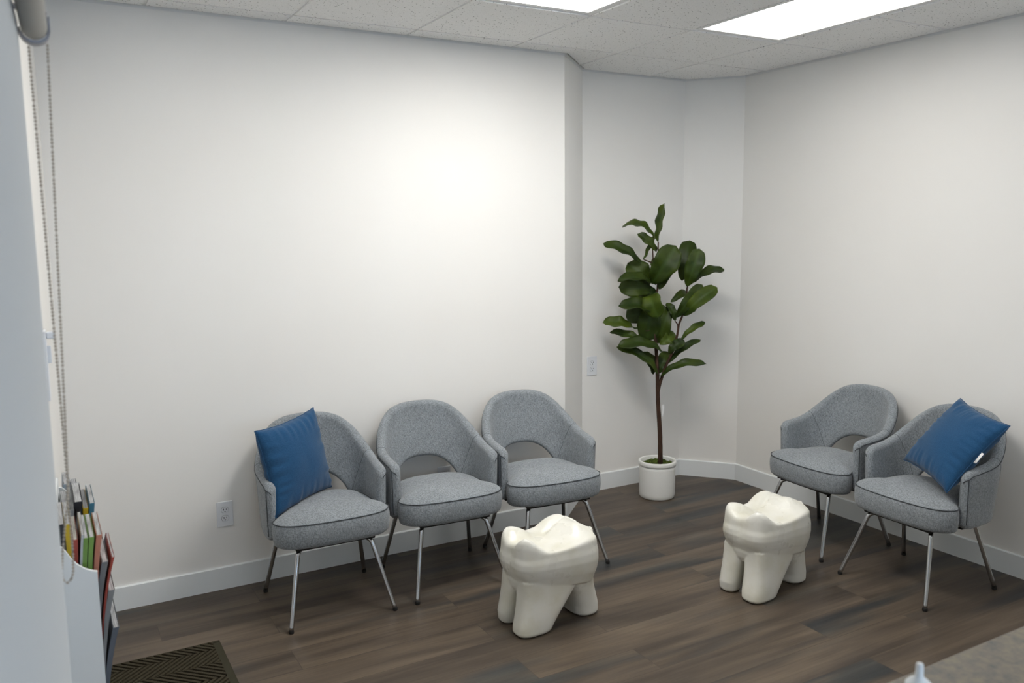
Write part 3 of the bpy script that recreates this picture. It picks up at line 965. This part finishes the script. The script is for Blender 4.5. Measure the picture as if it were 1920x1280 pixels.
for i, (a, b, w_, an, dr) in enumerate(LEAVES): leaf(a, b, w_, an, dr, i)
bm = bmesh.new()
add_box(bm, LP((.030, -.012, .565)), (.016, .0015, .075), Matrix.Identity(4))
tg = obj('paper_tag', bm, MTAG, pl_); tg['label'] = 'small white paper tag hanging on the trunk'

# ---------------------------------------------------------------- door mat
mr = empty('door_mat', (-0.571, -0.549, 0)); tag(mr, 'olive brown herringbone ribbed door mat on the floor at bottom left', 'mat')
MWd, MLn = 0.60, 0.95
bm = bmesh.new()
B = .030
for c, s in (((-MWd / 2, -.0065, .003), (MWd, .013, .006)), ((-MWd / 2, -MLn + .009, .003), (MWd, .018, .006)), ((-B / 2, -MLn / 2, .003), (B, MLn - .036, .006)), ((-MWd + B / 2, -MLn / 2, .003), (B, MLn - .036, .006))):
    add_box(bm, c, s)
obj('rubber_border', bm, MMATR, mr)
bm = bmesh.new(); add_box(bm, (-MWd / 2, -MLn / 2, .001), (MWd - .01, MLn - .01, .002)); obj('backing', bm, MRUB, mr)
bm = bmesh.new()
# herringbone ribs: bands along y, each filled with slanted bars
bounds = [-.013, -.084] + [-.084 - .1195 * k for k in range(1, 8)]
bounds = [y for y in bounds if y > -MLn + .02] + [-MLn + .019]
pit = .030
for k in range(len(bounds) - 1):
    ya, yb = bounds[k], bounds[k + 1]
    sl = (ya - yb) * (1.0 if k % 2 == 0 else -1.1)
    x = -MWd - .2
    while x < .2:
        q = clip([(x, ya), (x + pit * .55, ya), (x + pit * .55 + sl, yb), (x + sl, yb)], -MWd + B, -B, yb + .001, ya - .001)
        if len(q) >= 3: prism(bm, q, .002, .012)
        x += pit
obj('ribs', bm, MMAT, mr)

# ---------------------------------------------------------------- roller shade with bead chain, left
SX = lambda y: -1.1375 + 0.035 * (y + 2.62)
sr = empty('roller_shade', (SX(-2.62), -2.62, 2.0)); tag(sr, 'pale grey roller shade lowered over the left window, with a bead chain', 'blind')
def loc(p): return Vector(p) - Vector(sr.location)
TY = -2.62
TC = Vector((-1.1145, TY, 2.013))
dirv = Vector((-0.035, -1, 0)).normalized()
def tube_pt(l): return TC + dirv * l
bm = bmesh.new(); add_tube(bm, [loc(tube_pt(.004)), loc(tube_pt(1.5))], .0178, 40)
obj('roller_tube', bm, MTUBE, sr, True)
bm = bmesh.new()
q0, q1 = TC + Vector((-.0205, 0, 0)) + dirv * .03, TC + Vector((-.0205, 0, 0)) + dirv * 1.48
zb = .98
for z0, z1 in ((zb, TC.z),):
    a = [bm.verts.new(loc((q.x + s, q.y, z))) for q, s, z in ((q0, 0, z0), (q1, 0, z0), (q1, 0, z1), (q0, 0, z1))]
    b = [bm.verts.new(loc((q.x + s, q.y, z))) for q, s, z in ((q0, .0008, z0), (q1, .0008, z0), (q1, .0008, z1), (q0, .0008, z1))]
    bm.faces.new(a[::-1]); bm.faces.new(b)
    for k in range(4): bm.faces.new((a[k], a[(k + 1) % 4], b[(k + 1) % 4], b[k]))
obj('shade_fabric', bm, MSHADE, sr)
bm = bmesh.new()
add_box(bm, (0, 0, 0), (.010, 1.45, .028), Matrix.Translation(loc(((q0.x + q1.x) / 2, (q0.y + q1.y) / 2, zb))) @ Matrix.Rotation(-.035, 4, 'Z'), bev=.003)
obj('bottom_bar', bm, MALU, sr)
# end bracket: a cup under the tube end and its plate
bm = bmesh.new()
M = Matrix.Translation(loc(TC))
ring_in, ring_out = [], []
for k in range(25):
    a = PI + PI * k / 24
    ring_in.append(Vector((.0186 * math.cos(a), 0, .0186 * math.sin(a)))); ring_out.append(Vector((.0212 * math.cos(a), 0, .0212 * math.sin(a) - .002)))
for y0, y1 in ((-.004, .018),):
    vi0 = [bm.verts.new(M @ (p + Vector((0, y0, 0)))) for p in ring_in]; vi1 = [bm.verts.new(M @ (p + Vector((0, y1, 0)))) for p in ring_in]
    vo0 = [bm.verts.new(M @ (p + Vector((0, y0, 0)))) for p in ring_out]; vo1 = [bm.verts.new(M @ (p + Vector((0, y1, 0)))) for p in ring_out]
    for k in range(24):
        bm.faces.new((vi0[k], vi0[k + 1], vi1[k + 1], vi1[k])); bm.faces.new((vo0[k], vo1[k], vo1[k + 1], vo0[k + 1]))
        bm.faces.new((vi0[k], vo0[k], vo0[k + 1], vi0[k + 1])); bm.faces.new((vi1[k], vi1[k + 1], vo1[k + 1], vo1[k]))
    for k in (0, 24): bm.faces.new((vi0[k], vi1[k], vo1[k], vo0[k]))
add_box(bm, loc(TC + Vector((.001, .0195, .012))), (.036, .003, .034), bev=.001)
add_box(bm, loc(TC + Vector((.020, .010, .008))), (.0026, .022, .02))
add_box(bm, loc(TC + Vector((-.034, .010, .030))), (.058, .022, .004))
obj('bracket', bm, MBRK, sr)
# bead chain: one loop, the strands cross once half way down
def chain_path():
    top, bot = TC.z - .020, 1.153
    L = top - bot
    def xs(u, s):
        if u < .78: sp_ = .0125 * (1 - u / .78 * .95)
        elif u < .84: sp_ = .0006
        else: sp_ = .0085 * math.sin((u - .84) / .16 * PI / 2)
        return s * sp_
    yc = TY + .004
    A, Bc = [], []
    n = 300
    for k in range(n + 1):
        u = k / n
        end = 1.0
        if u > .975: end = math.sqrt(max(0, 1 - ((u - .975) / .025) ** 2))
        A.append(Vector((-1.1165 + 0.006 + (-0.003 - 0.006) * u - .010 * max(0, (u - .8) / .2) + xs(u, -1) * end, yc, top - L * u)))
        Bc.append(Vector((-1.1165 + 0.006 + (-0.003 - 0.006) * u - .010 * max(0, (u - .8) / .2) + xs(u, 1) * end, yc + .002, top - L * u)))
    return A + Bc[::-1]
cp = chain_path()
bm = bmesh.new(); add_tube(bm, [loc(p) for p in cp], .0007, 5); 
acc = 0; last = cp[0]; tgt = 0
tmpl = bmesh.new(); bmesh.ops.create_icosphere(tmpl, subdivisions=1, radius=.0024)
tv = [v.co.copy() for v in tmpl.verts]; tf = [[v.index for v in f.verts] for f in tmpl.faces]; tmpl.free()
for p in cp:
    acc += (p - last).length; last = p
    if acc >= tgt:
        tgt += .0060
        vs = [bm.verts.new(c + loc(p)) for c in tv]
        for f in tf: bm.faces.new([vs[k] for k in f])
ch = obj('bead_chain', bm, MBEAD, sr, True); ch['label'] = 'beige bead chain loop'

# light switch and its plate on the left wall
lw = empty('light_switch', (wx(-1.36), -1.36, 1.34), -LA + PI / 2); tag(lw, 'white light switch plate on the left wall beyond the roller shade', 'light switch')
bm = bmesh.new(); add_box(bm, (0, -.004, 0), (.076, .008, .20), bev=.002); obj('switch_plate', bm, MPLAS, lw)
bm = bmesh.new(); add_box(bm, (0, -.012, .03), (.016, .012, .05), bev=.002); add_box(bm, (0, -.020, .085), (.018, .024, .020), bev=.004)
obj('toggle', bm, MPLAS, lw)

# ---------------------------------------------------------------- magazine rack on the left wall
RKX = -1.151
def rack():
    root = empty('magazine_rack', (RKX, -1.87, 0), -LA); tag(root, 'white tiered magazine rack standing against the left wall below the bead chain', 'magazine rack')
    ys = [0.0, 0.265, 0.53]
    D = .093
    for y in ys:
        bm = bmesh.new()
        prof = [(0, .04), (D, .04)]
        # front edge, then the scooped top rising to the wall
        top = [(D, .889), (D - .010, .892), (D - .026, .900), (D - .042, .914), (D - .055, .932), (D - .064, .950), (D - .072, .962), (D - .080, .969), (0, .971)]
        pl = [Vector((x, 0, z)) for x, z in prof + top]
        a = [bm.verts.new((p.x, y, p.z)) for p in pl]; b = [bm.verts.new((p.x, y + .012, p.z)) for p in pl]
        bm.faces.new(a); bm.faces.new(b[::-1])
        for k in range(len(pl)): bm.faces.new((a[k], b[k], b[(k + 1) % len(pl)], a[(k + 1) % len(pl)]))
        obj('side_panel', bm, MRACK, root)
    bm = bmesh.new(); add_box(bm, (.003, .27, .52), (.006, .53, .96)); obj('back_panel', bm, MRACK, root)
    for z in (.08, .27, .45, .60):
        for k in (0, 1):
            bm = bmesh.new()
            add_box(bm, (D - .004, ys[k] + .1385, z + .05), (.005, .253, .10)); add_box(bm, (D / 2, ys[k] + .1385, z), (D, .253, .006))
            obj('pocket', bm, MRACK, root)
    return root
rk = rack()
PAPER = mat('magazine_paper', (0.42, 0.43, 0.44), 0.6)
fp = noise_n(PAPER, coords(PAPER, (60, 1, 1)), 14, 3)
lk(PAPER, ramp(PAPER, fp, [(0.35, (0.16, 0.16, 0.165)), (0.65, (0.55, 0.56, 0.57))]), bsdf(PAPER).inputs['Base Color'])
COVERS = {}
def cover(c):
    if c not in COVERS: COVERS[c] = mat('magazine_cover', c, 0.3)
    return COVERS[c]
def magazine(x, y, z0, h, wid, th, lean, curl, colr, label):
    """stands on z0 with its bound edge towards the camera side (y), leaning to +x"""
    root = empty('magazine', (x, y, z0)); tag(root, label, 'magazine', 'magazines in the white rack')
    K = 10
    def cx(t): return lean * t + curl * t ** 3
    bm = bmesh.new()
    rr = []
    for k in range(K + 1):
        t = k / K
        fan = 1 + (.35 * t ** 3)
        hw = th / 2 * .8 * fan
        c = cx(t)
        rr.append([Vector((c - hw, .002, h * t)), Vector((c + hw, .002, h * t)), Vector((c + hw, wid, h * t)), Vector((c - hw, wid, h * t))])
    loft(bm, rr); obj('pages', bm, PAPER, root)
    bm = bmesh.new()
    for sgn in (-1, 1):
        rr = []
        for k in range(K + 1):
            t = k / K
            hw = th / 2 * (1 + .35 * t ** 3) * sgn
            c = cx(t)
            rr.append([Vector((c + hw, -.0005, h * t * 1.004)), Vector((c + hw + .0006 * sgn, -.0005, h * t * 1.004)), Vector((c + hw + .0006 * sgn, wid + .001, h * t * 1.004)), Vector((c + hw, wid + .001, h * t * 1.004))])
        loft(bm, rr)
    rr = []                                                # spine strip
    for k in range(8):
        t = k / 7
        c = cx(t); hw = th / 2 * (1 + .35 * t ** 3)
        rr.append([Vector((c - hw, -.001, h * t)), Vector((c + hw, -.001, h * t)), Vector((c + hw, .0015, h * t)), Vector((c - hw, .0015, h * t))])
    loft(bm, rr)
    o = obj('cover', bm, cover(colr), root)
    return root
MAGS = [(-1.1442, -1.835, 0.72, 0.28, 0.2, 0.01, 0.004, 0.002, (0.5, 0.52, 0.54), 'grey magazine closest to the wall in the nearest rack slot'), (-1.1315, -1.835, 0.72, 0.29, 0.2, 0.009, 0.004, 0.0, (0.02, 0.02, 0.025), 'black covered magazine beside the wall in the nearest rack slot'), (-1.1163, -1.835, 0.733, 0.275, 0.2, 0.009, 0.004, -0.002, (0.55, 0.38, 0.02), 'magazine with a yellow spine in the nearest rack slot'), (-1.1062, -1.835, 0.704, 0.262, 0.2, 0.007, 0.004, 0.003, (0.35, 0.06, 0.04), 'magazine with a dark red spine beside the yellow one'), (-1.0986, -1.835, 0.695, 0.28, 0.2, 0.004, 0.004, 0.012, (0.5, 0.52, 0.54), 'thin grey magazine fanned open between the red and green spines'), (-1.091, -1.835, 0.691, 0.275, 0.2, 0.008, 0.004, 0.01, (0.18, 0.32, 0.07), 'magazine with a green spine, the one nearer the wall'), (-1.0795, -1.835, 0.688, 0.278, 0.2, 0.008, 0.004, 0.012, (0.18, 0.32, 0.07), 'magazine with a green spine, the one farther from the wall'), (-1.0681, -1.835, 0.688, 0.28, 0.2, 0.009, 0.006, 0.016, (0.5, 0.2, 0.13), 'magazine with a salmon pink spine at the front of the nearest slot'), (-1.1253, -1.57, 0.696, 0.27, 0.2, 0.012, 0.004, 0.008, (0.5, 0.52, 0.54), 'grey magazine leaning near the wall in the middle rack slot'), (-1.1082, -1.57, 0.698, 0.268, 0.2, 0.01, 0.004, 0.01, (0.32, 0.34, 0.36), 'thick dark grey magazine in the middle rack slot'), (-1.0925, -1.57, 0.705, 0.28, 0.2, 0.015, 0.004, 0.008, (0.02, 0.02, 0.025), 'large black covered magazine in the middle rack slot'), (-1.0754, -1.57, 0.694, 0.27, 0.2, 0.009, 0.004, 0.008, (0.55, 0.38, 0.02), 'magazine with a yellow spine in the middle rack slot'), (-1.0611, -1.57, 0.69, 0.285, 0.2, 0.009, 0.004, 0.01, (0.05, 0.18, 0.26), 'magazine with a teal spine in the middle rack slot'), (-1.1119, -1.33, 0.76, 0.215, 0.15, 0.012, 0.004, 0.006, (0.3, 0.36, 0.42), 'pale blue magazine in the farthest rack slot'), (-1.0898, -1.33, 0.755, 0.195, 0.15, 0.012, 0.004, 0.004, (0.05, 0.08, 0.12), 'dark blue magazine in the farthest rack slot'), (-1.074, -1.835, 0.617, 0.28, 0.2, 0.01, 0.02, 0.016, (0.2, 0.2, 0.205), 'grey magazine sticking out of the second tier of the rack'), (-1.063, -1.835, 0.615, 0.29, 0.2, 0.004, 0.022, 0.022, (0.35, 0.06, 0.04), 'magazine with a red edge sticking out furthest from the second tier'), (-1.068, -1.835, 0.53, 0.29, 0.2, 0.01, 0.022, 0.018, (0.24, 0.24, 0.245), 'grey magazine sticking out of the third tier of the rack'), (-1.068, -1.835, 0.43, 0.29, 0.2, 0.01, 0.024, 0.02, (0.11, 0.125, 0.15), 'slate grey magazine sticking out of the lowest tier in view')]
for m_ in MAGS: magazine(*m_)

# ---------------------------------------------------------------- reception counter and dispenser, bottom right
CE = -3.292
rc = empty('reception_counter', (0.9, CE - .3, 0)); tag(rc, 'speckled stone look reception counter top, blurred at the bottom right', 'counter')
bm = bmesh.new(); add_box(bm, (0.22, 0.0, .98), (3.60, .58, .037), bev=.006); obj('counter_top', bm, MCNT, rc)
bm = bmesh.new(); add_box(bm, (0.22, 0.0, .48), (3.50, .50, .96)); obj('counter_base', bm, MWOOD, rc)
tb = empty('pump_bottle', (-0.171, -3.457, 0.9985)); tag(tb, 'blurred white bottle with a narrow nozzle standing on the reception counter', 'bottle')
bm = bmesh.new(); add_lathe(bm, [(.022, 0), (.025, .003), (.026, .02), (.026, .085), (.024, .095), (.016, .103)], 32); obj('bottle_body', bm, mat('clear_grey_plastic', (.42, .44, .50), .3), tb, True)
bm = bmesh.new(); add_lathe(bm, [(.0165, .100), (.0170, .104), (.0165, .116), (.012, .121), (.007, .124), (.0052, .128), (.0046, .142), (.0038, .144)], 32); obj('nozzle_cap', bm, mat('white_cap_plastic', (.75, .77, .78), .35), tb, True)
